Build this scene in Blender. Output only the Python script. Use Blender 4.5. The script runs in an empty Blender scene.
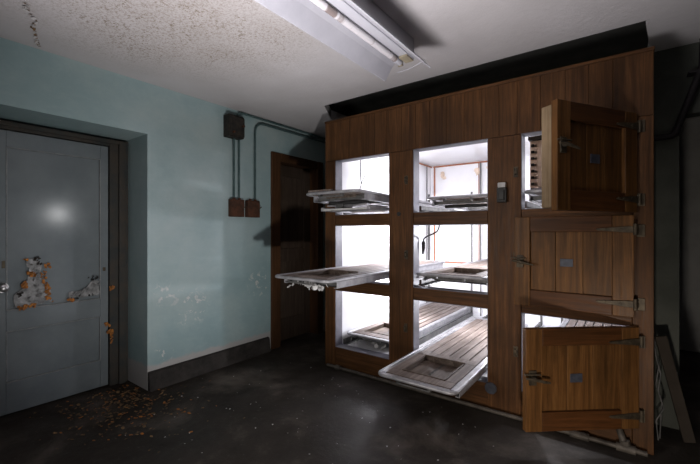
import bpy, bmesh, math, random
from mathutils import Vector, Matrix, noise
sc = bpy.context.scene
C = sc.collection
R = math.radians

# ---------------------------------------------------------------- camera, light, exposure
cam = bpy.data.objects.new('camera', bpy.data.cameras.new('camera'))
C.objects.link(cam)
cam.location = (0, 0, 1.25)
cam.rotation_euler = (R(90), 0, R(36.6))
cam.data.sensor_width = 36
cam.data.lens = 370 / 700 * 36
cam.data.shift_y = -1 / 700
cam.data.clip_start = 0.02
sc.camera = cam

w = bpy.data.worlds.new('world'); sc.world = w; w.use_nodes = True
w.node_tree.nodes['Background'].inputs[0].default_value = (.6, .58, .55, 1)
w.node_tree.nodes['Background'].inputs[1].default_value = 0.02
sc.view_settings.view_transform = 'Standard'
sc.view_settings.look = 'None'
sc.view_settings.exposure = 0.0
sc.view_settings.gamma = 1

def area(name, loc, target, size, power, col=(1, 1, 1), size_y=None, spread=180):
    l = bpy.data.lights.new(name, 'AREA'); l.energy = power; l.color = col
    l.shape = 'RECTANGLE'; l.size = size; l.size_y = size_y or size; l.spread = R(spread)
    o = bpy.data.objects.new(name, l); C.objects.link(o); o.location = loc
    o.rotation_euler = (Vector(target) - Vector(loc)).to_track_quat('-Z', 'Y').to_euler()
    return o
def point(name, loc, power, col=(1, 1, 1), rad=.03):
    l = bpy.data.lights.new(name, 'POINT'); l.energy = power; l.color = col; l.shadow_soft_size = rad
    o = bpy.data.objects.new(name, l); C.objects.link(o); o.location = loc
    return o
def spot(name, loc, target, power, col=(1, 1, 1), angle=120, blend=1, rad=.05):
    l = bpy.data.lights.new(name, 'SPOT'); l.energy = power; l.color = col
    l.spot_size = R(angle); l.spot_blend = blend; l.shadow_soft_size = rad
    o = bpy.data.objects.new(name, l); C.objects.link(o); o.location = loc
    o.rotation_euler = (Vector(target) - Vector(loc)).to_track_quat('-Z', 'Y').to_euler()
    return o
spot('low_torch', (-.02, .55, .24), (-.30, 2.66, .42), 68, (1, .90, .80), 70, 1, .05)
area('ceiling_bounce_light', (-.95, .45, .75), (-.80, .75, 2.4), .7, 37, (1, .955, .975), spread=120)
area('cooler_fill_light', (-1.8, -.8, 1.20), (-.9, 2.66, 1.15), .6, 6, (1, .95, .90), spread=80)  # unseen fill light, added to brighten the cooler front
spot('wall_torch', (0, .70, .27), (-3.0, 1.9, 1.45), 175, (1, .98, .96), 70, 1, .05)
spot('door_torch', (1.9, 2.33, 1.57), (-3.35, .906, 1.37), 34, (1, 1, 1), 13, 1, .06)
# unseen lights added inside the cold chamber, tucked behind the posts and the header
CELLC = (.93, .93, 1)
for x in (-1.94, -.90):
    for z, p in ((.62, 34), (1.22, 42), (1.80, 10)):
        point('chamber_light', (x, 3.55, z), p, CELLC, .04)
for z, p in ((1.18, 16), (1.76, 9)): point('chamber_light', (-.15, 3.55, z), p, CELLC, .04)
area('chamber_top_light', (-1.3, 2.95, 2.10), (-1.3, 4.0, 1.2), 1.3, 8, CELLC, .12)

# ---------------------------------------------------------------- materials
def newmat(name, base=(.5, .5, .5), rough=.6, metal=0, spec=.5):
    m = bpy.data.materials.new(name); m.use_nodes = True
    b = m.node_tree.nodes['Principled BSDF']
    b.inputs['Base Color'].default_value = (*base, 1)
    b.inputs['Roughness'].default_value = rough
    b.inputs['Metallic'].default_value = metal
    b.inputs['Specular IOR Level'].default_value = spec
    return m, m.node_tree, b
class G:
    """tiny node graph helper"""
    def __init__(s, nt): s.nt = nt; s.n = nt.nodes; s.l = nt.links
    def coord(s, scale=(1, 1, 1), loc=(0, 0, 0), rot=(0, 0, 0)):
        if not hasattr(s, 'tc'): s.tc = s.n.new('ShaderNodeTexCoord')
        m = s.n.new('ShaderNodeMapping'); s.l.new(s.tc.outputs['Object'], m.inputs[0])
        m.inputs['Scale'].default_value = scale; m.inputs['Location'].default_value = loc; m.inputs['Rotation'].default_value = rot
        return m.outputs[0]
    def noise(s, vec, sc_, det=4, rough=.6, dist=0):
        n = s.n.new('ShaderNodeTexNoise'); s.l.new(vec, n.inputs['Vector'])
        n.inputs['Scale'].default_value = sc_; n.inputs['Detail'].default_value = det
        n.inputs['Roughness'].default_value = rough; n.inputs['Distortion'].default_value = dist
        return n.outputs['Fac']
    def ramp(s, fac, stops):
        r = s.n.new('ShaderNodeValToRGB'); s.l.new(fac, r.inputs[0])
        while len(r.color_ramp.elements) < len(stops): r.color_ramp.elements.new(.5)
        for e, (p, c) in zip(r.color_ramp.elements, stops):
            e.position = p; e.color = (*c, 1) if hasattr(c, '__len__') else (c, c, c, 1)
        return r.outputs[0]
    def mix(s, fac, a, b, mode='MIX'):
        m = s.n.new('ShaderNodeMixRGB'); m.blend_type = mode
        for i, v in ((0, fac), (1, a), (2, b)):
            if isinstance(v, bpy.types.NodeSocket): s.l.new(v, m.inputs[i])
            elif i == 0: m.inputs[0].default_value = v
            else: m.inputs[i].default_value = (*v, 1)
        return m.outputs[0]
    def math(s, op, a, b=0, clamp=False):
        m = s.n.new('ShaderNodeMath'); m.operation = op; m.use_clamp = clamp
        for i, v in ((0, a), (1, b)):
            if isinstance(v, bpy.types.NodeSocket): s.l.new(v, m.inputs[i])
            else: m.inputs[i].default_value = v
        return m.outputs[0]
    def xyz(s, vec):
        x = s.n.new('ShaderNodeSeparateXYZ'); s.l.new(vec, x.inputs[0]); return x.outputs
    def dist(s, p):
        if not hasattr(s, 'tc'): s.tc = s.n.new('ShaderNodeTexCoord')
        d = s.n.new('ShaderNodeVectorMath'); d.operation = 'DISTANCE'
        s.l.new(s.tc.outputs['Object'], d.inputs[0]); d.inputs[1].default_value = p
        return d.outputs['Value']
    def bump(s, h, b, strength=.3, d=.01):
        k = s.n.new('ShaderNodeBump'); s.l.new(h, k.inputs['Height'])
        k.inputs['Strength'].default_value = strength; k.inputs['Distance'].default_value = d
        s.l.new(k.outputs[0], b.inputs['Normal'])

def simple(name, c1, c2, scale=6, rough=.6, metal=0, bump=.15, stretch=(1, 1, 1), lo=.35, hi=.65):
    m, nt, b = newmat(name, c1, rough, metal, .25 if max(c1) < .2 else .5); g = G(nt)
    n = g.noise(g.coord(stretch), scale, 5, .65)
    nt.links.new(g.ramp(n, [(lo, c1), (hi, c2)]), b.inputs['Base Color'])
    if bump: g.bump(g.noise(g.coord(stretch), scale * 3, 4), b, bump, .004)
    return m

def wood(name, dark, mid, light, axis='z', rough=.48):
    m, nt, b = newmat(name, mid, rough, 0, .15); g = G(nt)
    st = {'z': (11, 11, .5), 'x': (.5, 11, 11), 'y': (11, .5, 11)}[axis]
    geo = g.n.new('ShaderNodeNewGeometry')
    off = g.n.new('ShaderNodeVectorMath'); off.operation = 'ADD'
    cmb = g.n.new('ShaderNodeCombineXYZ')
    rr = g.math('MULTIPLY', geo.outputs['Random Per Island'], 40)
    for i in range(3): nt.links.new(rr, cmb.inputs[i])
    nt.links.new(g.coord(st), off.inputs[0]); nt.links.new(cmb.outputs[0], off.inputs[1])
    gr = g.noise(off.outputs[0], 2.2, 6, .65, 1.2)
    fine = g.noise(off.outputs[0], 11, 3, .7)
    col = g.ramp(gr, [(.27, dark), (.50, mid), (.75, light)])
    col = g.mix(g.ramp(fine, [(.38, .42), (.60, 0)]), col, dark)
    col = g.mix(1, col, g.ramp(geo.outputs['Random Per Island'], [(0, .70), (1, 1.0)]), 'MULTIPLY')
    grime = g.noise(g.coord(), 2.3, 5, .6)
    col = g.mix(g.ramp(grime, [(.42, .0), (.72, .55)]), col, (.022, .012, .006))
    nt.links.new(col, b.inputs['Base Color'])
    nt.links.new(g.ramp(fine, [(.3, rough - .1), (.7, rough + .15)]), b.inputs['Roughness'])
    g.bump(gr, b, .12, .004)
    return m
WD, WM, WL = (.034, .015, .006), (.105, .045, .016), (.18, .080, .029)
M = {}
M['wood_v'] = wood('stained_wood_upright', WD, WM, WL, 'z')
M['wood_h'] = wood('stained_wood_level', WD, WM, WL, 'x')
M['door_v'] = wood('door_wood_upright', (.052, .024, .008), (.150, .066, .020), (.25, .118, .038), 'z', .42)
M['door_h'] = wood('door_wood_level', (.035, .014, .005), (.100, .038, .012), (.16, .062, .020), 'x', .42)
M['edge'] = wood('pale_edge_wood', (.16, .11, .06), (.28, .20, .12), (.38, .28, .18), 'z', .6)
M['slat'] = wood('worn_tray_wood', (.10, .078, .068), (.25, .20, .175), (.42, .36, .33), 'y', .6)
M['traypanel'] = wood('tray_head_wood', (.05, .034, .024), (.14, .105, .085), (.30, .24, .20), 'y', .55)
M['olddoor'] = wood('old_door_wood', (.035, .025, .018), (.065, .046, .035), (.10, .072, .052), 'z', .5)
M['olddoor_frame'] = wood('old_door_frame_wood', (.035, .016, .008), (.075, .035, .016), (.11, .052, .024), 'z', .5)
M['plank'] = simple('rough_plank', (.024, .018, .013), (.04, .031, .023), 8, .8)
M['lining'] = simple('white_chamber_enamel', (.84, .84, .86), (.76, .76, .79), 1.6, .35, 0, .05)
M['jamb'] = simple('grey_painted_jamb', (.17, .165, .20), (.10, .10, .12), 7, .5, 0, .2)
M['brass'] = simple('tarnished_hinge_metal', (.035, .028, .020), (.10, .078, .05), 18, .5, .4)
M['chrome'] = simple('worn_bright_metal', (.45, .45, .46), (.25, .24, .24), 20, .3, .9, .05)
M['plate'] = simple('grey_name_plate', (.07, .075, .095), (.045, .048, .06), 30, .4, .2)
M['black'] = simple('black_bakelite', (.012, .012, .012), (.03, .028, .026), 20, .45)
M['rust'] = simple('rusty_iron_box', (.030, .016, .010), (.085, .034, .018), 14, .75, 0, .4)
M['darkbox'] = simple('blackened_metal_box', (.010, .010, .010), (.035, .028, .022), 22, .6, 0, .5)
M['traymetal'] = simple('grey_galvanised_tray_metal', (.22, .22, .235), (.40, .39, .41), 12, .42, .35, .15)
M['rackmetal'] = simple('dull_rack_metal', (.08, .08, .08), (.16, .155, .15), 15, .5, .4)
M['rubber'] = simple('dark_roller_rubber', (.02, .02, .02), (.05, .05, .05), 20, .6)
M['copper'] = simple('orange_copper_trim', (.42, .16, .08), (.30, .12, .07), 14, .55, .2)
M['conduit'] = simple('painted_green_conduit', (.035, .065, .065), (.07, .11, .11), 12, .5)
M['pipe'] = simple('floor_pipe_metal', (.045, .038, .032), (.11, .095, .08), 14, .55, .2)
M['lampwhite'] = simple('white_lamp_enamel', (.45, .45, .49), (.38, .38, .42), 4, .32, 0, .03)
M['lampbrown'] = simple('yellowed_lamp_socket', (.30, .26, .18), (.20, .17, .12), 20, .5)
M['tube'] = simple('unlit_glass_tube', (.60, .58, .60), (.22, .18, .17), 3, .2, 0, 0, (.2, 1.6, .2), .50, .56)
M['cream'] = simple('cream_vent_paint', (.75, .60, .48), (.60, .48, .38), 12, .55)
M['whitebit'] = simple('flaking_white_paint', (.55, .54, .54), (.40, .39, .38), 20, .7)
M['orange'] = simple('orange_primer_flakes', (.40, .15, .025), (.20, .075, .018), 25, .8)
M['tan'] = simple('tan_paint_flakes', (.20, .12, .05), (.07, .05, .03), 30, .85)
M['primer'] = simple('bare_primer', (.30, .30, .30), (.10, .10, .10), 22, .7)
M['pipedark'] = simple('dark_pipe', (.010, .009, .010), (.018, .014, .016), 14, .6)
M['darkwall'] = simple('dark_recess_plaster', (.06, .06, .055), (.09, .09, .08), 5, .9)  # dark plaster colour for the recess above the cooler

# teal wall
m, nt, b = newmat('teal_wall_paint', (.2, .3, .32), .55); g = G(nt); M['teal'] = m
v = g.coord()
col = g.ramp(g.noise(v, 1.1, 6, .62), [(.32, (.185, .275, .285)), (.5, (.235, .325, .335)), (.70, (.33, .395, .39))])
col = g.mix(g.ramp(g.noise(g.coord((1, 1, 3)), 9, 5, .7), [(.5, 0), (.8, .30)]), col, (.34, .42, .43))
z = g.xyz(v)[2]
# broad pale cloud round the middle of the wall, peeling spots lower down
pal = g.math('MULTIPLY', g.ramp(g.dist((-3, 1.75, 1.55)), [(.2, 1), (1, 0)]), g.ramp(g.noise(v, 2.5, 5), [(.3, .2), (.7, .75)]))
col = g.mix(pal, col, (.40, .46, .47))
pk = g.ramp(g.noise(v, 16, 6, .7, .5), [(.565, 0), (.585, 1)])
for p, r_ in (((-3, 1.74, .60), .20), ((-3, 1.52, .74), .12), ((-3, 2.48, .72), .17), ((-3, 1.50, .24), .10)):
    mask = g.math('MULTIPLY', g.ramp(g.dist(p), [(r_ * .35, 1), (r_, 0)]), pk)
    col = g.mix(mask, col, (.50, .50, .49))
edge = g.math('ADD', z, g.math('MULTIPLY', g.noise(v, 5, 5, .7), -.11))
col = g.mix(g.ramp(edge, [(.125, 1), (.150, 0)]), col, (.33, .32, .31))
nt.links.new(col, b.inputs['Base Color'])
g.bump(g.noise(v, 14, 5, .6), b, .25, .01)

# ceiling
m, nt, b = newmat('stained_ceiling_plaster', (.5, .5, .5), .85); g = G(nt); M['ceiling'] = m
v = g.coord()
col = g.ramp(g.noise(v, .9, 5, .6), [(.3, (.44, .42, .42)), (.7, (.55, .53, .54))])
mould = g.ramp(g.noise(v, 75, 6, .9, 0), [(.50, 0), (.56, 1)])
big = g.ramp(g.noise(g.coord((1, 1, 1), (3.1, 0, 0)), 3.2, 4, .6), [(.25, .5), (.55, 1)])
msk = g.ramp(g.dist((-1.95, 1.0, 2.41)), [(.45, 1), (1.05, 0)])
k = g.math('MULTIPLY', g.math('MULTIPLY', mould, big), msk)
col = g.mix(g.math('MULTIPLY', k, .6), col, (.17, .12, .08))
col = g.mix(g.math('MULTIPLY', g.math('MULTIPLY', big, msk), .15), col, (.36, .30, .25))
flk = g.math('MULTIPLY', g.ramp(g.noise(v, 72, 4, .7, .4), [(.54, 0), (.60, .85)]), msk)
flk = g.math('MULTIPLY', flk, g.ramp(g.noise(v, 6, 4, .6), [(.40, 0), (.58, .9)]))
col = g.mix(flk, col, (.15, .11, .06))
nt.links.new(col, b.inputs['Base Color'])
g.bump(g.noise(v, 30, 6, .7), b, .45, .006)

# floor
m, nt, b = newmat('dark_concrete_floor', (.05, .05, .05), .6, 0, .15); g = G(nt); M['floor'] = m
v = g.coord()
col = g.ramp(g.noise(v, 1.7, 8, .66, .3), [(.30, (.018, .015, .012)), (.52, (.036, .030, .025)), (.72, (.125, .105, .088))])
col = g.mix(g.ramp(g.noise(v, 34, 5, .7), [(.60, 0), (.78, .55)]), col, (.13, .12, .11))
nt.links.new(col, b.inputs['Base Color'])
nt.links.new(g.ramp(g.noise(v, 2.6, 5), [(.3, .42), (.7, .75)]), b.inputs['Roughness'])
g.bump(g.noise(v, 11, 7, .7), b, .35, .01)

M['base'] = simple('dark_cement_base', (.014, .012, .011), (.040, .035, .031), 7, .8, 0, .5)
M['grey_wall'] = simple('grey_green_wall', (.05, .054, .045), (.08, .084, .072), 3, .8, 0, .2)
M['plaster'] = simple('dull_plaster', (.26, .26, .25), (.34, .34, .33), 3, .85)
M['steel'] = simple('grey_blue_door_paint', (.125, .145, .155), (.165, .185, .195), 2.5, .15, 0, .02)
M['steel_frame'] = simple('rusty_dark_door_frame', (.022, .026, .026), (.045, .036, .028), 9, .6, 0, .3)
M['bead'] = simple('worn_bead_edge', (.24, .24, .24), (.13, .14, .145), 14, .5)

# ---------------------------------------------------------------- mesh helpers
class MB:
    def __init__(s): s.bm = bmesh.new()
    def box(s, x0, x1, y0, y1, z0, z1, mat=None):
        r = bmesh.ops.create_cube(s.bm, size=1)
        T = Matrix.Translation(((x0 + x1) / 2, (y0 + y1) / 2, (z0 + z1) / 2)) @ Matrix.Diagonal((abs(x1 - x0), abs(y1 - y0), abs(z1 - z0), 1))
        if mat is not None: T = mat @ T
        bmesh.ops.transform(s.bm, matrix=T, verts=r['verts']); return s
    def tube(s, pts, rad, seg=10, cap=True):
        pts = [Vector(p) for p in pts]; rings = []
        prev = None
        for i, p in enumerate(pts):
            if i == 0: d = pts[1] - p
            elif i == len(pts) - 1: d = p - pts[-2]
            else: d = (pts[i + 1] - p).normalized() + (p - pts[i - 1]).normalized()
            d.normalize()
            if prev is None:
                a = d.orthogonal().normalized()
            else:
                a = (prev - d * prev.dot(d)).normalized()
            prev = a; bb = d.cross(a)
            rr = rad[i] if hasattr(rad, '__len__') else rad
            rings.append([s.bm.verts.new(p + (a * math.cos(t) + bb * math.sin(t)) * rr) for t in [2 * math.pi * k / seg for k in range(seg)]])
        for r0, r1 in zip(rings, rings[1:]):
            for k in range(seg): s.bm.faces.new((r0[k], r0[(k + 1) % seg], r1[(k + 1) % seg], r1[k]))
        if cap:
            s.bm.faces.new(rings[0][::-1]); s.bm.faces.new(rings[-1])
        return s
    def prism(s, pts, a, b_, axis='y'):
        f = {'y': lambda p, t: (p[0], t, p[1]), 'x': lambda p, t: (t, p[0], p[1]), 'z': lambda p, t: (p[0], p[1], t)}[axis]
        v0 = [s.bm.verts.new(f(p, a)) for p in pts]; v1 = [s.bm.verts.new(f(p, b_)) for p in pts]
        n = len(pts)
        s.bm.faces.new(v0[::-1]); s.bm.faces.new(v1)
        for k in range(n): s.bm.faces.new((v0[k], v0[(k + 1) % n], v1[(k + 1) % n], v1[k]))
        return s
    def frame(s, x0, x1, z0, z1, wl, wr, wt, wb, y0, y1):
        """picture frame in the XZ plane"""
        s.box(x0, x0 + wl, y0, y1, z0, z1); s.box(x1 - wr, x1, y0, y1, z0, z1)
        s.box(x0 + wl, x1 - wr, y0, y1, z1 - wt, z1); s.box(x0 + wl, x1 - wr, y0, y1, z0, z0 + wb); return s
    def flake(s, c, n, size, rnd, thick=.0015, curl=.4):
        """a curled irregular chip lying around c, facing n"""
        n = Vector(n).normalized(); n = (n + Vector([rnd.uniform(-curl, curl) for _ in range(3)])).normalized()
        a = n.orthogonal().normalized(); b_ = n.cross(a); k = rnd.randint(4, 7); th = rnd.uniform(0, 6.28)
        asp = rnd.uniform(.5, 1)
        top = []; bot = []
        for i in range(k):
            t = th + 2 * math.pi * i / k; r_ = size * rnd.uniform(.6, 1.15)
            p = Vector(c) + a * math.cos(t) * r_ + b_ * math.sin(t) * r_ * asp + n * rnd.uniform(0, size * .35)
            top.append(s.bm.verts.new(p + n * thick)); bot.append(s.bm.verts.new(p - n * thick))
        s.bm.faces.new(top); s.bm.faces.new(bot[::-1])
        for i in range(k): s.bm.faces.new((top[i], bot[i], bot[(i + 1) % k], top[(i + 1) % k]))
        return s
    def build(s, name, mat, parent=None, bevel=0, smooth=False):
        bmesh.ops.recalc_face_normals(s.bm, faces=s.bm.faces)
        me = bpy.data.meshes.new(name); s.bm.to_mesh(me); s.bm.free()
        me.materials.append(mat)
        if smooth:
            for p in me.polygons: p.use_smooth = True
            try: me.set_sharp_from_angle(angle=R(40))
            except Exception: pass
        o = bpy.data.objects.new(name, me); C.objects.link(o)
        if parent: o.parent = parent
        if bevel:
            md = o.modifiers.new('bevel', 'BEVEL'); md.width = bevel; md.segments = 2; md.limit_method = 'ANGLE'
        return o
def thing(name, label, cat, loc=(0, 0, 0), rz=0, group=None):
    o = bpy.data.objects.new(name, None); C.objects.link(o); o.empty_display_size = .1
    o.location = loc; o.rotation_euler = (0, 0, rz)
    o['label'] = label; o['category'] = cat
    if group: o['group'] = group
    return o
def tag(o, label, cat, group=None, kind=None):
    o['label'] = label; o['category'] = cat
    if group: o['group'] = group
    if kind: o['kind'] = kind
    return o
def struct(o, label=None, cat=None):
    o['kind'] = 'structure'
    if label: o['label'] = label
    if cat: o['category'] = cat
    return o
def arc(c, r_, a0, a1, u, v_, n=8):
    c = Vector(c); u = Vector(u); v_ = Vector(v_)
    return [c + u * r_ * math.cos(a0 + (a1 - a0) * i / n) + v_ * r_ * math.sin(a0 + (a1 - a0) * i / n) for i in range(n + 1)]

HC = 2.41          # ceiling height
FY = 2.66          # front plane of the cooler
# ---------------------------------------------------------------- room shell
struct(MB().box(-3.7, 2.6, -2.6, 5.6, -.1, 0).build('floor', M['floor']), 'dark stained bare concrete floor', 'floor')
cb = MB()
cb.box(-3.7, 2.6, -2.6, 2.61, HC, HC + .1)
cb.prism([(-3.7, 2.61), (-2.235, 2.61), (-2.45, 2.97), (-2.45, 5.6), (-3.7, 5.6)], HC, HC + .1, 'z')
cb.prism([(.11, 2.61), (2.6, 2.61), (2.6, 5.6), (.125, 5.6), (.125, 2.97), (.095, 2.66)], HC, HC + .1, 'z')
struct(cb.build('ceiling', M['ceiling']), 'off-white plaster ceiling with brown mould stains', 'ceiling')
cv = MB()  # dark-coloured recess, built as the dark strip above the cooler
cv.box(-2.6, .3, 2.55, 5.6, HC + .20, HC + .25)
cv.box(-2.6, .3, 2.55, 2.60, HC + .1, HC + .20); cv.box(-2.6, -2.5, 2.6, 5.6, HC + .1, HC + .20)
cv.box(.16, .3, 2.6, 5.6, HC + .1, HC + .20)
struct(cv.build('trim_1', M['darkwall']), 'dark strip above the cooler, built as a shallow ceiling recess', 'recess')

wl = MB()
DY0, DY1, DZ = .30, 1.38, 2.01           # recess of the steel door
wl.box(-3.75, -3.0, -2.6, DY0, 0, HC)
wl.box(-3.75, -3.0, DY0, DY1, DZ, HC)
wl.box(-3.75, -3.0, DY1, 2.70, 0, HC)
wl.box(-3.75, -3.0, 2.70, 3.40, 2.03, HC)
wl.box(-3.75, -3.0, 3.40, 5.6, 0, HC)
wl.box(-3.75, -3.5, DY0, DY1, 0, DZ)
wl.box(-3.75, -3.3, 2.70, 3.40, 0, 2.03)
struct(wl.build('wall_left', M['teal']), 'teal painted wall with peeling patches', 'wall')
struct(MB().box(-3.0, 2.6, 5.2, 5.3, 0, HC).build('wall_back', M['plaster']))
wr = MB().box(.14, .275, 3.10, 3.22, 0, HC).box(.275, 2.6, 3.10, 3.22, 1.98, HC).box(1.2, 2.6, 3.10, 3.22, 0, 1.98)
struct(wr.build('wall_inner', M['grey_wall']), 'grey green wall beside the cooler', 'wall')
struct(MB().box(2.5, 2.6, -2.6, 5.3, 0, HC).build('wall_right', M['plaster']))
struct(MB().box(-3.0, 2.5, -2.6, -2.5, 0, HC).build('wall_front', M['plaster']))
bl = MB()
bl.prism([(-3.0, 0), (-2.955, 0), (-2.965, .04), (-2.975, .135), (-3.0, .145)], DY1 + .002, 2.60, 'y')
struct(bl.build('baseboard_left', M['base']), 'worn dark cement base along the teal wall', 'baseboard')

# ---------------------------------------------------------------- steel door in the recess
d1 = thing('door_1', 'grey steel door with peeling paint and orange rust patches', 'door', (-3.35, 0, 0)); d1['kind'] = 'structure'
LY0, LY1 = .42, 1.235
df = MB()
df.box(-.08, .02, LY1 + .004, 1.378, 0, 1.995); df.box(-.08, .02, DY0 + .002, LY0 - .004, 0, 1.995)
df.box(-.08, .02, LY0 - .004, LY1 + .004, 1.935, 1.995)
df.box(.02, .045, 1.30, 1.35, 0, 1.98); df.box(.02, .04, .34, 1.35, 1.955, 1.985)
df.build('door_frame', M['steel_frame'], d1, .004)
lf = MB()
lf.box(-.06, -.014, LY0, LY1, .01, 1.93)
lf.box(-.014, 0, LY0, .62, .01, 1.93); lf.box(-.014, 0, 1.18, LY1, .01, 1.93)
lf.box(-.014, 0, .62, 1.18, 1.82, 1.93); lf.box(-.014, 0, .62, 1.18, .57, .71); lf.box(-.014, 0, .62, 1.18, .01, .22)
lf.build('door_leaf', M['steel'], d1, .003)
for z0, z1 in ((.71, 1.82), (.22, .57)):
    bd = MB()
    for a, b_, c_, d_ in ((.62, .626, z0, z1), (1.174, 1.18, z0, z1), (.626, 1.174, z0, z0 + .006), (.626, 1.174, z1 - .006, z1)):
        bd.box(-.012, .004, a, b_, c_, d_)
    bd.build('panel_bead', M['bead'], d1, .0015)
kb = MB().tube([(0, .60, .87), (.03, .60, .87), (.045, .60, .87), (.06, .60, .87), (.068, .60, .87)], [.012, .012, .026, .026, .012], 14)
kb.tube([(0, .60, .87), (.006, .60, .87)], .034, 16)
kb.build('door_knob', M['chrome'], d1, 0, True)
rnd = random.Random(3)
def patch(poly, name, mat, x=.0008, jit=.012, dens=26):
    """irregular bare patch with ragged outline in the door plane (Y,Z)"""
    pts = []
    for i in range(len(poly)):
        a = Vector(poly[i]); c_ = Vector(poly[(i + 1) % len(poly)])
        n = max(1, int((c_ - a).length * dens * 2))
        for k in range(n):
            p = a.lerp(c_, k / n); pts.append((p.x + rnd.uniform(-jit, jit), p.y + rnd.uniform(-jit, jit)))
    mb = MB(); mb.prism(pts, x - .001, x + .0012, 'x'); return mb.build(name, mat, d1)
patch([(.665, .725), (.865, .74), (.85, .84), (.80, .96), (.815, 1.01), (.75, 1.06), (.71, 1.03), (.755, .95), (.70, .86), (.66, .80)], 'bare_patch', M['primer'])
patch([(.965, .735), (1.165, .745), (1.172, .86), (1.12, .865), (1.08, .80), (.97, .79)], 'bare_patch', M['primer'], -.012 + .0135)
fl = MB()
def fl_line(pts, n, size, x=.004, sp=.014):
    for i in range(n):
        t = rnd.random() * (len(pts) - 1); k = int(t); a = Vector(pts[k]).lerp(Vector(pts[k + 1]), t - k)
        fl.flake((x + rnd.uniform(0, .012), a.x + rnd.uniform(-sp, sp), a.y + rnd.uniform(-sp, sp)), (1, 0, 0), size * rnd.uniform(.6, 1.3), rnd, .001, .7)
fl_line([(.815, .96), (.825, .90), (.845, .84), (.83, .80), (.865, .745)], 34, .013)
fl_line([(.84, 1.0), (.85, 1.0)], 5, .012)
fl_line([(.70, .89), (.73, .85)], 12, .014); fl_line([(.735, .945), (.77, .95)], 9, .015)
fl_line([(.66, .715), (.79, .73)], 20, .013); fl_line([(.72, 1.04), (.73, 1.04)], 4, .010)
fl_line([(.965, .735), (1.01, .715)], 12, .012)
fl_line([(1.25, .79), (1.25, .79)], 8, .016, .022); fl_line([(1.23, .46), (1.26, .36)], 16, .014, .022); fl_line([(1.20, .50), (1.24, .50)], 6, .012, .01)
tag(fl.build('rust_flakes', M['orange'], d1), 'orange rusty curls of lifted paint', 'flakes'); 
del bpy.data.objects['rust_flakes']['category']; bpy.data.objects['rust_flakes']['kind'] = 'stuff'
fl = MB()
fl_line([(.70, .76), (.80, .78), (.77, .90), (.78, .97), (.76, 1.03)], 26, .013)
fl_line([(.98, .77), (1.05, .775), (1.12, .81), (1.16, .85)], 40, .012)
o = fl.build('lifted_paint', M['primer'], d1); o['kind'] = 'stuff'; o['label'] = 'pale grey lifted paint scales'
fl = MB()
fl_line([(.69, .80), (.70, .84)], 7, .012); fl_line([(.78, 1.06), (.80, 1.01)], 8, .012); fl_line([(1.10, .88), (1.17, .88)], 8, .009)
fl_line([(.99, .745), (1.14, .755)], 12, .008)
o = fl.build('dark_scale', M['darkbox'], d1); o['kind'] = 'stuff'; o['label'] = 'black scale under the lifted paint'
MB().box(-.002, .006, 1.195, 1.215, .93, .96).box(-.002, .006, .598, .615, 1.0, 1.05).build('door_bolt', M['brass'], d1, .002)

# ---------------------------------------------------------------- old wooden door further along
d2 = thing('door_2', 'dark brown wooden door with a reddish frame', 'door', (-3.0, 0, 0)); d2['kind'] = 'structure'
MB().box(-.28, .02, 2.635, 2.76, 0, 2.09).box(-.28, .02, 3.36, 3.46, 0, 2.09).box(-.28, .02, 2.76, 3.36, 2.0, 2.09).build('door_frame', M['olddoor_frame'], d2, .006)
o2 = MB().box(-.16, -.12, 2.765, 3.355, .01, 1.995)
o2.frame = None
o2.box(-.12, -.105, 2.765, 2.87, .01, 1.995).box(-.12, -.105, 3.25, 3.355, .01, 1.995).box(-.12, -.105, 2.87, 3.25, 1.87, 1.995).box(-.12, -.105, 2.87, 3.25, .9, 1.05).box(-.12, -.105, 2.87, 3.25, .01, .26)
o2.build('door_leaf', M['olddoor'], d2, .004)
MB().tube([(-.105, 2.81, .98), (-.07, 2.81, .98), (-.06, 2.81, .98), (-.045, 2.81, .98)], [.01, .01, .024, .018], 12).build('door_knob', M['brass'], d2, 0, True)

# ---------------------------------------------------------------- the cooler
X0, X1, TOP, BACK = -2.265, .130, 2.278, 4.80
IX0, IX1, IZ0, IZ1 = -2.16, .04, .17, 2.15
TH = .10
cooler = thing('mortuary_cooler', 'large brown wooden three-column body cooler with nine openings and white interior', 'cooler')
COLS = [(-2.148, -1.572), (-1.352, -.772), (-.555, .035)]
ROWS = [(.18, .705), (.80, 1.30), (1.395, 1.90)]
hb = MB(); xs = X0; rnd = random.Random(11); cuts = [X0]
while cuts[-1] < X1 - .16: cuts.append(cuts[-1] + rnd.choice((.118, .125, .132, .14)))
cuts[-1] = X1 if X1 - cuts[-1] < .07 else cuts[-1]
if cuts[-1] != X1: cuts.append(X1)
for a, b_ in zip(cuts, cuts[1:]): hb.box(a + .0005, b_ - .0005, FY, FY + TH, 1.90, TOP - .02)
hb.build('header_boards', M['wood_v'], cooler, .0022)
MB().box(X0 - .004, X1 + .004, FY - .006, FY + TH, TOP - .02, TOP).build('top_trim', M['wood_h'], cooler, .003)
edges = [X0] + [e for c_ in COLS for e in c_] + [X1]
for i in range(4):
    a, b_ = edges[2 * i], edges[2 * i + 1]
    mb = MB(); mid = (a + b_) / 2
    mb.box(a, b_, FY, FY + TH, 0, 1.897)
    mb.build('stile', M['wood_v'], cooler, .003)
for a, b_ in COLS:
    for z0, z1 in ((0.0, .18), (.705, .80), (1.30, 1.395)):
        MB().box(a + .001, b_ - .001, FY + .004, FY + TH, z0, z1).build('rail', M['wood_h'], cooler, .004)
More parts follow.
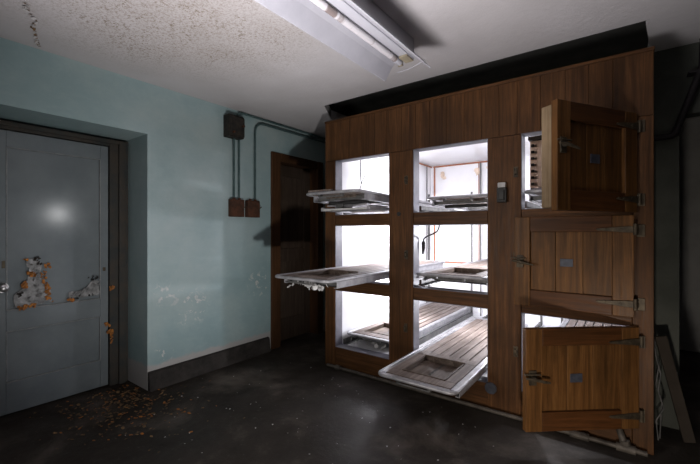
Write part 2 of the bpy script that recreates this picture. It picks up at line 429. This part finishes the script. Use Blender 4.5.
# body shell and white lining
sh = MB()
sh.box(X0, IX0 - .004, FY + TH, BACK + .12, 0, TOP - .01); sh.box(IX1 + .004, X1, FY + TH, BACK + .12, 0, TOP - .01)
sh.box(IX0 - .004, IX1 + .004, BACK + .004, BACK + .12, 0, TOP - .01)
sh.box(IX0 - .004, IX1 + .004, FY + TH, BACK + .004, IZ1 + .004, TOP - .01); sh.box(IX0 - .004, IX1 + .004, FY + TH, BACK + .004, 0, IZ0 - .014)
sh.build('outer_body', M['wood_v'], cooler)
ln = MB(); e = .0035
ln.box(IX0 - e, IX0, FY + TH, BACK, IZ0, IZ1); ln.box(IX1, IX1 + e, FY + TH, BACK, IZ0, IZ1)
ln.box(IX0 - e, IX1 + e, BACK, BACK + e, IZ0, IZ1); ln.box(IX0 - e, IX1 + e, FY + TH, BACK, IZ1, IZ1 + e)
ln.box(IX0 - e, IX1 + e, FY + TH, BACK, IZ0 - .012, IZ0)
ln.build('white_lining', M['lining'], cooler)
jl = 0.004
for (a, b_) in COLS:
    for (z0, z1) in ROWS:
        mb = MB(); y0, y1 = FY + .006, FY + TH + .003
        mb.box(a, a + jl, y0, y1, z0, z1); mb.box(b_ - jl, b_, y0, y1, z0, z1); mb.box(a + jl, b_ - jl, y0, y1, z1 - jl, z1); mb.box(a + jl, b_ - jl, y0, y1, z0, z0 + jl)
        mb.build('jamb_lining', M['jamb'], cooler)
# copper coloured trim and grey pipes on the far wall
cp = MB(); yb = BACK - .012
cp.tube([(-2.105, yb, IZ1 - .02), (-2.105, yb, .83)], .011, 8); cp.tube([(-2.12, yb, IZ1 - .02), (-1.2, yb, IZ1 - .02)], .011, 8)
cp.tube([(-2.105, yb, .83), (-1.30, yb, .83)], .011, 8)
cp.tube([(IX0 + .015, FY + .35, IZ1 - .02), (IX0 + .015, yb, IZ1 - .02)], .010, 8); cp.tube([(-1.50, yb, IZ1 - .02), (-1.50, yb, .83)], .006, 8)
cp.build('copper_pipe', M['copper'], cooler, 0, True)
gp = MB()
for p in ((IX0 + .02, 4.62), (-1.47, yb - .02)): gp.tube([(p[0], p[1], IZ0), (p[0], p[1], IZ1 - .03)], .008, 8)
gp.build('grey_pipe', M['rackmetal'], cooler, 0, True)
# racks : posts and runner rails for each column
PX = {}
for ci, (a, b_) in enumerate(COLS):
    for side, x in ((-1, a + .006), (1, b_ - .006)):
        pst = MB()
        for y in (4.70,):
            xx = x - .0 if side < 0 else x
            pst.box(min(xx - side * 0, xx + side * .022), max(xx, xx + side * .022), y, y + .02, IZ0 + .002, 1.75)
        pst.build('rack_post', M['rackmetal'], cooler)
        for (z0, z1), zt in zip(ROWS, (.29, .92, 1.53)):
            rl = MB(); zr = zt - .092
            rl.box(min(x, x + side * .02), max(x, x + side * .02), 2.80, 4.72, zr - .03, zr + .02)
            rl.box(min(x - side * .03, x), max(x - side * .03, x), 2.80, 4.72, zr - .03, zr - .025)
            rl.build('runner_rail', M['rackmetal'], cooler)
# small ironwork on the front
MB().box(-.703, -.640, FY - .035, FY, 1.445, 1.545).box(-.69, -.652, FY - .045, FY - .035, 1.46, 1.53).build('switch_box', M['black'], cooler, .004)
tag(MB().box(-.697, -.646, FY - .035, FY, 1.546, 1.580).build('switch_cap', M['whitebit'], cooler, .005), 'white cap', 'x'); del bpy.data.objects['switch_cap']['category']
MB().tube([(-.75, FY + .002, .155), (-.75, FY - .012, .155)], .040, 20).build('round_plate', M['plate'], cooler, .002, True)
MB().tube([(-1.478, FY + .002, 1.389), (-1.478, FY - .006, 1.389)], .018, 16).build('lock_hole', M['black'], cooler, 0, True)
for x, z in ((-.588, 1.646), (-.588, 1.075), (-.588, .44), (-1.41, 1.66), (-1.41, 1.06), (-1.415, .47)):
    MB().box(x - .014, x + .014, FY - .006, FY, z - .035, z + .035).tube([(x, FY - .004, z + .018), (x, FY - .032, z + .018), (x + .004, FY - .036, z), (x, FY - .032, z - .018), (x, FY - .004, z - .018)], .0045, 8).build('strike', M['brass'], cooler, .002)
# little beige scales hanging in the chamber corners
rnd = random.Random(5); sp = MB()
for p in [(-1.99, 4.76, 2.02), (-1.97, 4.76, 1.98), (-1.50, 4.74, 2.03), (-1.49, 4.74, 1.98), (-1.36, 4.74, 2.05)]:
    for k in range(3): sp.flake((p[0] + rnd.uniform(-.02, .02), p[1], p[2] + rnd.uniform(-.03, .03)), (0, -1, 0), .035, rnd, .002, .3)
o = sp.build('loose_paint', M['cream'], cooler); o['kind'] = 'stuff'; o['label'] = 'beige loose paint'

# insulated doors, parts of the cooler (hinge at local origin, leaf toward -x, outer face at y=-.03)
def cooler_door(loc, rz, h, latch_z, planks=3, wdt=.632, inset=.006):
    e = bpy.data.objects.new('door', None); C.objects.link(e); e.parent = cooler; e.location = loc; e.rotation_euler = (0, 0, rz)
    e.empty_display_size = .1
    x0, x1 = -wdt, 0.0
    sl, sr, rt, rb = .095, .10, .095, .105
    for q in ((x0, x0 + sl), (x1 - sr, x1)): MB().box(*q, -.036, .0, 0, h).build('door_stile', M['door_v'], e, .003)
    for q in ((h - rt, h), (0, rb)): MB().box(x0 + sl + .001, x1 - sr - .001, -.035, 0, *q).build('door_rail', M['door_h'], e, .003)
    f = MB(); pw = (x1 - sr - x0 - sl) / planks
    for i in range(planks): f.box(x0 + sl + i * pw + .001, x0 + sl + (i + 1) * pw - .001, -.016, -.002, rb, h - rt)
    f.build('door_panel', M['door_v'], e, .002)
    MB().box(x0 + inset, x1 - .05, .0, .065, .015, h - .015).build('insulated_core', M['edge'], e, .006)
    MB().box(x0 + .265, x0 + .335, -.021, -.016, h * .5 - .022, h * .5 + .026).build('name_plate', M['plate'], e, .001)
    for z in (h * .13, h * .86):
        g_ = MB()
        g_.prism([(-.17, z - .006), (-.03, z - .018), (.006, z - .018), (.006, z + .018), (-.03, z + .018), (-.17, z + .006), (-.18, z)], -.046, -.036)
        g_.tube([(.006, -.044, z - .032), (.006, -.044, z + .032)], .0105, 10)
        g_.tube([(-.06, -.046, z), (-.06, -.05, z)], .007, 8); g_.tube([(-.13, -.046, z), (-.13, -.05, z)], .006, 8)
        g_.build('hinge', M['brass'], e, .0015)
    l = MB(); z = latch_z; xl = x0 + .035
    l.box(xl - .018, xl + .022, -.044, -.036, z - .04, z + .04)
    l.tube([(xl, -.04, z), (xl, -.065, z)], .012, 10)
    l.tube([(xl - .045, -.058, z + .004), (xl, -.066, z), (xl + .05, -.07, z - .012), (xl + .085, -.068, z - .018)], [.006, .009, .008, .006], 8)
    l.tube([(xl - .05, -.05, z + .022), (xl + .04, -.056, z + .022)], .005, 8)
    l.build('latch', M['brass'], e, .001)
    return e
HX = .042
cooler_door((HX - .016, FY - .004, 1.355), R(58), .56, .33, 3, .62)
cooler_door((HX, FY - .002, .762), 0, .578, .29)
cooler_door((HX, FY - .004, .143), R(40), .567, .30, 3, .655, .05)
for z in (1.352, .762, .135):
    for k in (.13, .86):
        zz = z + k * .57
        MB().box(HX + .012, HX + .05, FY - .008, FY, zz - .035, zz + .035).tube([(HX + .012, FY - .03, zz - .02), (HX + .012, FY - .03, zz + .02)], .009, 10).build('hinge_plate', M['brass'], cooler, .002)

# ---------------------------------------------------------------- body trays (front edge at local y = 0, top at local z = 0)
TL = 1.98
def tray(label, loc, rz=0, rx=0):
    t = thing('body_tray', label, 'tray', loc, rz, 'body trays of the cooler'); t.rotation_euler = (rx, 0, rz)
    hw = .268
    # rim : bent tube with rounded corners
    rr = .05; pts = []
    pts += [Vector((hw, TL, -.012))]
    pts += arc((hw - rr, rr, -.012), rr, 0, -math.pi / 2, (1, 0, 0), (0, 1, 0), 7)
    pts += arc((-hw + rr, rr, -.012), rr, -math.pi / 2, -math.pi, (1, 0, 0), (0, 1, 0), 7)
    pts += [Vector((-hw, TL, -.012))]
    f = MB().tube(pts, .0115, 10); f.tube([(-hw, TL, -.012), (hw, TL, -.012)], .0115, 10)
    f.box(-hw + .008, -hw + .04, .03, TL - .01, -.018, -.006); f.box(hw - .04, hw - .008, .03, TL - .01, -.018, -.006)
    f.box(-hw + .02, hw - .02, .008, .04, -.018, -.006); f.box(-hw + .02, hw - .02, TL - .04, TL - .008, -.018, -.006)
    f.build('tray_frame', M['traymetal'], t, 0, True)
    # side aprons + carriage
    a = MB()
    for s_ in (-1, 1):
        a.box(min(s_ * (hw - .006), s_ * (hw - .010)), max(s_ * (hw - .006), s_ * (hw - .010)), .10, TL - .02, -.068, -.020)
        a.box(min(s_ * (hw - .035), s_ * (hw - .008)), max(s_ * (hw - .035), s_ * (hw - .008)), .10, TL - .02, -.071, -.067)
    a.build('side_apron', M['traymetal'], t, .001)
    cbm = MB()
    for y in (.14, .55, .97, 1.40, 1.82): cbm.box(-hw + .012, hw - .012, y, y + .03, -.060, -.032)
    cbm.box(-.012, .012, .16, TL - .1, -.058, -.034)
    cbm.build('cross_bar', M['rackmetal'], t, .002)
    for y in (.24, 1.6):
        MB().tube([(-.20, y, -.072), (.20, y, -.072)], [.015, .015], 12).build('roller', M['rubber'], t, 0, True)
    hd = MB().tube([(-.12, .03, -.034), (-.12, .01, -.042), (.10, .01, -.042), (.10, .03, -.034)], .007, 8)
    hd.box(-.130, -.110, .01, .04, -.045, -.018).box(.090, .110, .01, .04, -.045, -.018)
    hd.build('pull_handle', M['rackmetal'], t, .001, False)
    # wood deck
    b = MB()
    ya, yb_ = .045, .60
    b.box(-.225, .225, ya, .135, -.022, -.002); b.box(-.225, -.155, .137, .51, -.022, -.002); b.box(.155, .225, .137, .51, -.022, -.002)
    b.box(-.225, .225, .512, .60, -.022, -.002)
    b.build('deck_board', M['slat'], t, .002)
    MB().box(-.154, .154, .138, .509, -.042, -.034).build('head_panel', M['traypanel'], t)
    b = MB(); 
    b.box(-.154, .154, .138, .150, -.034, .002); b.box(-.154, .154, .493, .509, -.034, .008)
    b.box(-.154, -.142, .150, .493, -.034, .002); b.box(.142, .154, .150, .493, -.034, .002)
    b.build('panel_moulding', M['traypanel'], t, .002)
    n = 6; pw = .45 / n; b = MB()
    for i in range(n): b.box(-.225 + i * pw + .006, -.225 + (i + 1) * pw - .006, .604, TL - .045, -.020, -.004)
    b.build('slats', M['slat'], t, .0015)
    return t
def kids(o): return list(o.children)
def dup(src, label, loc, rz=0, rx=0):
    r_ = src.copy(); C.objects.link(r_); r_.location = loc; r_.rotation_euler = (rx, 0, rz); r_['label'] = label
    for ch in kids(src):
        c_ = ch.copy(); C.objects.link(c_); c_.parent = r_
    return r_
T0 = tray('wooden slatted body tray pulled out of the bottom middle opening, recessed head panel showing', (-1.066, 2.10, .305))
TRAYS = [
    ('long grey body tray pulled farthest out of the left middle opening, peeling paint beneath', (-1.860, 1.90, .92), 0, 0),
    ('body tray tilted up and pulled part way out of the top left opening', (-1.860, 2.24, 1.565), 0, R(-.9)),
    ('slatted body tray lying inside the bottom left opening of the cooler', (-1.860, 2.80, .29), 0, 0),
    ('dark edged body tray set back inside the top middle opening', (-1.060, 2.86, 1.535), 0, 0),
    ('pale lit body tray inside the centre opening, front edge flush with the posts', (-1.060, 2.68, .92), 0, 0),
    ('body tray inside the top right opening behind the open dark door', (-.258, 2.63, 1.52), 0, 0),
    ('body tray glimpsed through the gap above the half-open bottom right door', (-.258, 2.80, .29), 0, 0),
]
tr = [dup(T0, *a) for a in TRAYS]

sl_ = thing('tray_slide', 'bare white and grey metal slide frame poking out under the tilted top left tray', 'slide frame', (-1.86, 2.42, 1.42))
MB().box(-.25, -.225, 0, 1.4, 0, .03).build('slide_rail', M['traymetal'], sl_, .001)
MB().box(.225, .25, 0, 1.4, 0, .03).build('slide_rail', M['traymetal'], sl_, .001)
for y, m_ in ((.0, 'whitebit'), (.10, 'rackmetal'), (.20, 'traymetal'), (.42, 'whitebit')):
    MB().box(-.224, .224, y, y + .03, .004, .018).build('slide_bar', M[m_], sl_, .001)
MB().box(-.10, -.03, .02, .16, .018, .06).build('catch_block', M['rackmetal'], sl_, .003)
MB().tube([(-.20, .03, .045), (.02, .05, .04), (.20, .03, .05)], .008, 8).build('slide_handle', M['traymetal'], sl_, 0, True)
bo = MB().box(-.255, -.02, -.012, .012, 0, .014).build('wooden_batten', M['slat'], None, .002)
tag(bo, 'thin pale wooden batten lying across the front of the tilted top left tray', 'batten')
bo.location = (-1.84, 2.27, 1.568); bo.rotation_euler = (0, 0, R(4))
# peeling strips hanging below the left middle tray
rnd = random.Random(8)
mb = MB()
for i in range(26):
    y = 1.93 + rnd.random() * .10; x = -2.10 + rnd.random() * .42
    mb.flake((x, y, .92 - .055 - rnd.random() * .03), (rnd.uniform(-.4, .4), -1, .2), rnd.uniform(.012, .030), rnd, .001, .8)
tag(mb.build('hanging_paint', M['whitebit']), 'crumpled white paint peelings hanging below the farthest pulled tray', 'paint peelings', None, 'stuff')
mb = MB()
for i in range(10):
    mb.flake((-2.08 + rnd.random() * .45, 2.80 + rnd.random() * .03, .212 + rnd.random() * .02), (rnd.uniform(-.4, .4), -1, .5), rnd.uniform(.012, .028), rnd, .001, .7)
tag(mb.build('fallen_paint', M['whitebit']), 'white paint scraps on the sill of the bottom left opening', 'paint peelings', None, 'stuff')

# cables inside
def cable(label, pts, rad, plug=None, mat='black'):
    t = thing('hanging_cable', label, 'cable', pts[0])
    o = Vector(pts[0])
    MB().tube([Vector(p) - o for p in pts], rad, 8).build('cord', M[mat], t, 0, True)
    if plug: MB().tube([Vector(p) - o for p in plug], [.012, .017, .015, .006], 10).build('plug', M[mat], t, 0, True)
cable('black curved cord with a plug hanging in the centre opening', [(-1.19, 2.80, 1.40), (-1.19, 2.80, 1.30), (-1.195, 2.80, 1.27), (-1.21, 2.80, 1.245), (-1.25, 2.80, 1.225), (-1.30, 2.80, 1.205), (-1.325, 2.80, 1.185), (-1.33, 2.80, 1.165)], .006, [(-1.33, 2.80, 1.165), (-1.328, 2.80, 1.15), (-1.328, 2.80, 1.11), (-1.333, 2.80, 1.06)])
cable('thin kinked wire hanging in the top left opening', [(-2.10, 3.0, 2.14), (-2.10, 3.0, 1.80), (-2.10, 3.01, 1.72), (-2.06, 3.0, 1.77), (-2.04, 3.0, 1.80), (-2.08, 3.0, 1.74), (-2.10, 2.99, 1.66)], .005)

# cream vented coil housing on a white bracket, in the top right opening
ev = thing('coil_housing', 'cream louvred coil housing standing inside the top right opening', 'housing', (-.562, 2.98, 1.57))
e_ = MB(); 
e_.box(.05, .095, 0, .26, 0, .34); e_.box(0, .05, 0, .012, 0, .34); e_.box(0, .012, .012, .26, 0, .34)
for i in range(7): e_.box(.012, .05, .0, .014, .01 + i * .047, .032 + i * .047)
e_.build('casing', M['cream'], ev, .003)
v_ = MB()
for i in range(7): v_.box(.008, .030, -.003, .003, .015 + i * .047, .034 + i * .047)
v_.build('vent_slots', M['black'], ev)
MB().box(-.01, .15, -.02, .30, .345, .372).build('top_board', M['plank'], ev, .003)
MB().box(.0, .012, .02, .30, -.03, -.001).box(.0, .13, .02, .05, -.03, -.001).box(.0, .13, .27, .30, -.03, -.001).build('bracket', M['lampwhite'], ev, .001)
v_ = MB()
for z in (.10, .14, .24): v_.tube([(.13, .05, z), (.17, .02, z - .03), (.24, .0, z + .0), (.32, .03, z + .06)], .006, 8)
v_.build('wires', M['black'], ev, 0, True)

# ---------------------------------------------------------------- floor pipe along the cooler
fp = thing('floor_pipe', 'rusty grey drain pipe running along the foot of the cooler', 'pipe', (-2.2, 2.615, .018))
MB().tube([(0, 0, 0), (2.30, 0, 0)], .014, 12).build('pipe', M['pipe'], fp, 0, True)
MB().tube([(1.93, 0, 0), (2.03, 0, 0)], .023, 12).build('coupling', M['pipe'], fp, .002, True)
MB().tube([(.10, 0, 0), (.15, 0, 0)], .023, 12).build('coupling', M['pipe'], fp, .002, True)
MB().tube([(2.16, 0, 0), (2.25, 0, 0)], .024, 12).tube([(2.20, 0, 0), (2.19, 0, .05), (2.17, .03, .10)], .018, 12).tube([(2.205, 0, .02), (2.197, .0, .045)], .026, 12).build('valve', M['pipe'], fp, .002, True)

# ---------------------------------------------------------------- fuse box, switch boxes and conduits on the teal wall
fb = thing('fuse_box', 'black square fuse box high on the teal wall', 'fuse box', (-2.998, 2.145, 2.125))
MB().box(0, .085, -.085, .085, 0, .205).build('casing', M['darkbox'], fb, .004)
MB().box(.085, .100, -.080, .080, .012, .190).box(.100, .106, -.06, -.01, .05, .15).build('cover', M['darkbox'], fb, .004)
MB().tube([(.10, .055, .11), (.125, .055, .11)], .012, 10).build('knob', M['rust'], fb, 0, True)
MB().tube([(.10, -.045, .04), (.12, -.045, .04)], .010, 10).build('knob', M['rust'], fb, 0, True)
rnd = random.Random(2)
def switchbox(label, y, first=None):
    t = thing('switch_box', label, 'switch box', (-2.998, y, 1.385), 0, 'rusty switch boxes on the teal wall')
    MB().box(0, .055, -.072, .072, 0, .165).build('casing', M['rust'], t, .004)
    MB().box(.055, .064, -.064, .064, .008, .155).build('cover', M['rust'], t, .003)
    MB().tube([(.03, .072, .09), (.03, .085, .09), (.045, .10, .11)], .006, 8).build('lever', M['brass'], t, 0, True)
    for q in (-.03, .03): MB().tube([(.03, q, .165), (.03, q, .18)], .014, 10).build('conduit_nut', M['rust'], t, 0, True)
switchbox('rusty brown switch box below the fuse box, the one nearer the steel door', 2.185)
switchbox('rusty brown switch box with a lever, the one nearer the wooden door', 2.375)
def conduit(label, pts):
    tag(MB().tube(pts, .0105, 10).build('conduit', M['conduit'], None, 0, True), label, 'conduit', 'green painted conduits')
cx = -2.968
conduit('straight green conduit between fuse box and switch box, nearer the steel door', [(cx, 2.155, 1.567), (cx, 2.155, 2.123)])
conduit('straight green conduit beside its twin below the fuse box, nearer the wooden door', [(cx, 2.213, 1.567), (cx, 2.213, 2.123)])
conduit('green conduit leaving the fuse box top, running under the ceiling behind the cooler', [(cx, 2.19, 2.332)] + [Vector((cx, 2.25 - .06 * math.cos(t), 2.332 + .055 * math.sin(t))) for t in [i * math.pi / 16 for i in range(1, 9)]] + [(cx, 5.1, 2.387)])
conduit('green conduit rising from the lever switch box and bending along the wall top', [(cx, 2.405, 1.567), (cx, 2.405, 2.22)] + [Vector((cx, 2.505 - .10 * math.cos(t), 2.24 + .10 * math.sin(t))) for t in [i * math.pi / 16 for i in range(1, 9)]] + [(cx, 5.1, 2.34)])

# ---------------------------------------------------------------- fluorescent fixture under the ceiling
ft = thing('fluorescent_light', 'white unlit fluorescent light fixture hanging under the ceiling', 'ceiling light', (-1.075, 2.03, 2.41))
L0 = -2.3
th_ = .004
MB().box(-.055, .055, L0, -.005, -.10, -.0).box(-.002, .055, L0, -.005, -.125, -.10).build('channel', M['lampwhite'], ft, .004)
for s_ in (-1, 1):
    mb = MB()
    a = (s_ * .056, -.085); b_ = (s_ * .100, -.130); c_ = (s_ * .152, -.205); d_ = (s_ * .160, -.203)
    if s_ < 0: mb.prism([a, b_, c_, d_, (s_ * .107, -.125), (s_ * .060, -.078)], L0, 0)
    else: mb.prism([(.056, -.118), (.110, -.150), (.156, -.205), (.163, -.203), (.115, -.143), (.058, -.108)], L0, 0)
    mb.build('reflector', M['lampwhite'], ft, 0)
MB().tube([(-.030, L0 + .1, -.128), (-.030, -.04, -.128)], .019, 14).build('lamp_tube', M['tube'], ft, 0, True)
MB().tube([(-.030, -.09, -.128), (-.030, -.03, -.128)], .020, 14).build('tube_cap', M['lampwhite'], ft, .002, True)
MB().box(.0, .054, -.10, -.012, -.137, -.1255).box(-.045, -.015, -.03, -.015, -.15, -.112).build('lamp_socket', M['lampbrown'], ft, .002)
wv = MB().tube([Vector((-.075 + .19 * t, .012 + .02 * math.sin(t * math.pi), -.165 + .03 * t)) for t in [i / 10 for i in range(11)]], .0025, 6)
wv.build('end_wire', M['lampwhite'], ft, 0, True)

# ---------------------------------------------------------------- corner right of the cooler
pp = thing('bent_pipe', 'dark pipe coming off the wall and slanting up beside the cooler', 'pipe', (.14, 3.04, 1.84))
MB().tube([(.0, 0, 0), (.09, 0, .0), (.112, 0, .015), (.19, 0, .26), (.235, 0, .40), (.24, 0, .565)], .020, 12).build('pipe', M['pipedark'], pp, 0, True)
MB().box(.17, .32, -.02, .06, .365, .38).build('bracket', M['pipedark'], pp, .002)
pl = MB(); pl.box(-.028, .028, -.012, .012, 0, .62)
o = pl.build('wooden_plank', M['plank'], None, .003); tag(o, 'narrow wooden plank leaning on the floor right of the cooler', 'plank')
o.location = (.305, 2.93, .012); o.rotation_euler = (0, R(-12.5), R(10))
cw = MB(); 
cw.tube([(.140, 2.86, .62), (.15, 2.86, .50), (.172, 2.87, .40), (.16, 2.86, .30), (.185, 2.86, .20), (.15, 2.86, .12), (.16, 2.85, .01)], .004, 6)
cw.tube([(.140, 2.88, .55), (.165, 2.88, .45), (.15, 2.88, .33), (.178, 2.88, .24), (.168, 2.88, .01)], .004, 6)
tag(cw.build('loose_wires', M['rackmetal'], None, 0, True), 'tangle of thin wires behind the leaning plank', 'wires')
# small off-cut leaning in the dark gap left of the cooler
o = MB().box(-.02, .02, -.01, .01, 0, .42).build('wood_offcut', M['plank'], None, .002); tag(o, 'short piece of wood leaning in the dark gap by the wooden door', 'offcut')
o.location = (-2.50, 3.15, 0); o.rotation_euler = (0, R(14), 0)

# ---------------------------------------------------------------- paint flakes
rnd = random.Random(21)
mb = MB(); mo = MB()
for i in range(520):
    x = rnd.gauss(-2.90, .27); y = rnd.gauss(1.16, .19)
    if x < -3.28: continue
    if x < -2.94 and y > 1.35: continue
    (mb if rnd.random() < .72 else mo).flake((x, y, .004), (0, 0, 1), rnd.uniform(.003, .015), rnd, .0008, .35)
tag(mb.build('tan_paint_chips', M['tan']), 'brown paint chips scattered on the floor by the steel door', 'paint chips', None, 'stuff')
tag(mo.build('orange_paint_chips', M['orange']), 'orange paint chips scattered on the floor by the steel door', 'paint chips', None, 'stuff')
mb = MB()
for i in range(90):
    x, y = rnd.uniform(-2.9, -.6), rnd.uniform(.9, 2.5)
    mb.flake((x, y, .003), (0, 0, 1), rnd.uniform(.002, .007), rnd, .0006, .3)
tag(mb.build('plaster_crumbs', M['whitebit']), 'pale plaster crumbs dotted over the dark floor', 'crumbs', None, 'stuff')
mb = MB(); mo = MB()
pts = [(-2.36, .50), (-2.50, .54), (-2.60, .60), (-2.72, .62), (-2.84, .66), (-2.93, .69)]
for i in range(70):
    t = rnd.random() * (len(pts) - 1); k = int(t); a = Vector(pts[k]).lerp(Vector(pts[k + 1]), t - k)
    (mb if rnd.random() < .6 else mo).flake((a.x + rnd.uniform(-.008, .008), a.y + rnd.uniform(-.008, .008), HC - .006), (0, 0, -1), rnd.uniform(.006, .013), rnd, .0008, .6)
tag(mb.build('ceiling_paint_curls', M['whitebit']), 'white curls of peeling paint along a ceiling crack', 'paint peelings', None, 'stuff')
tag(mo.build('ceiling_orange_curls', M['tan']), 'brown edged curls peeling along the same ceiling crack', 'paint peelings', None, 'stuff')
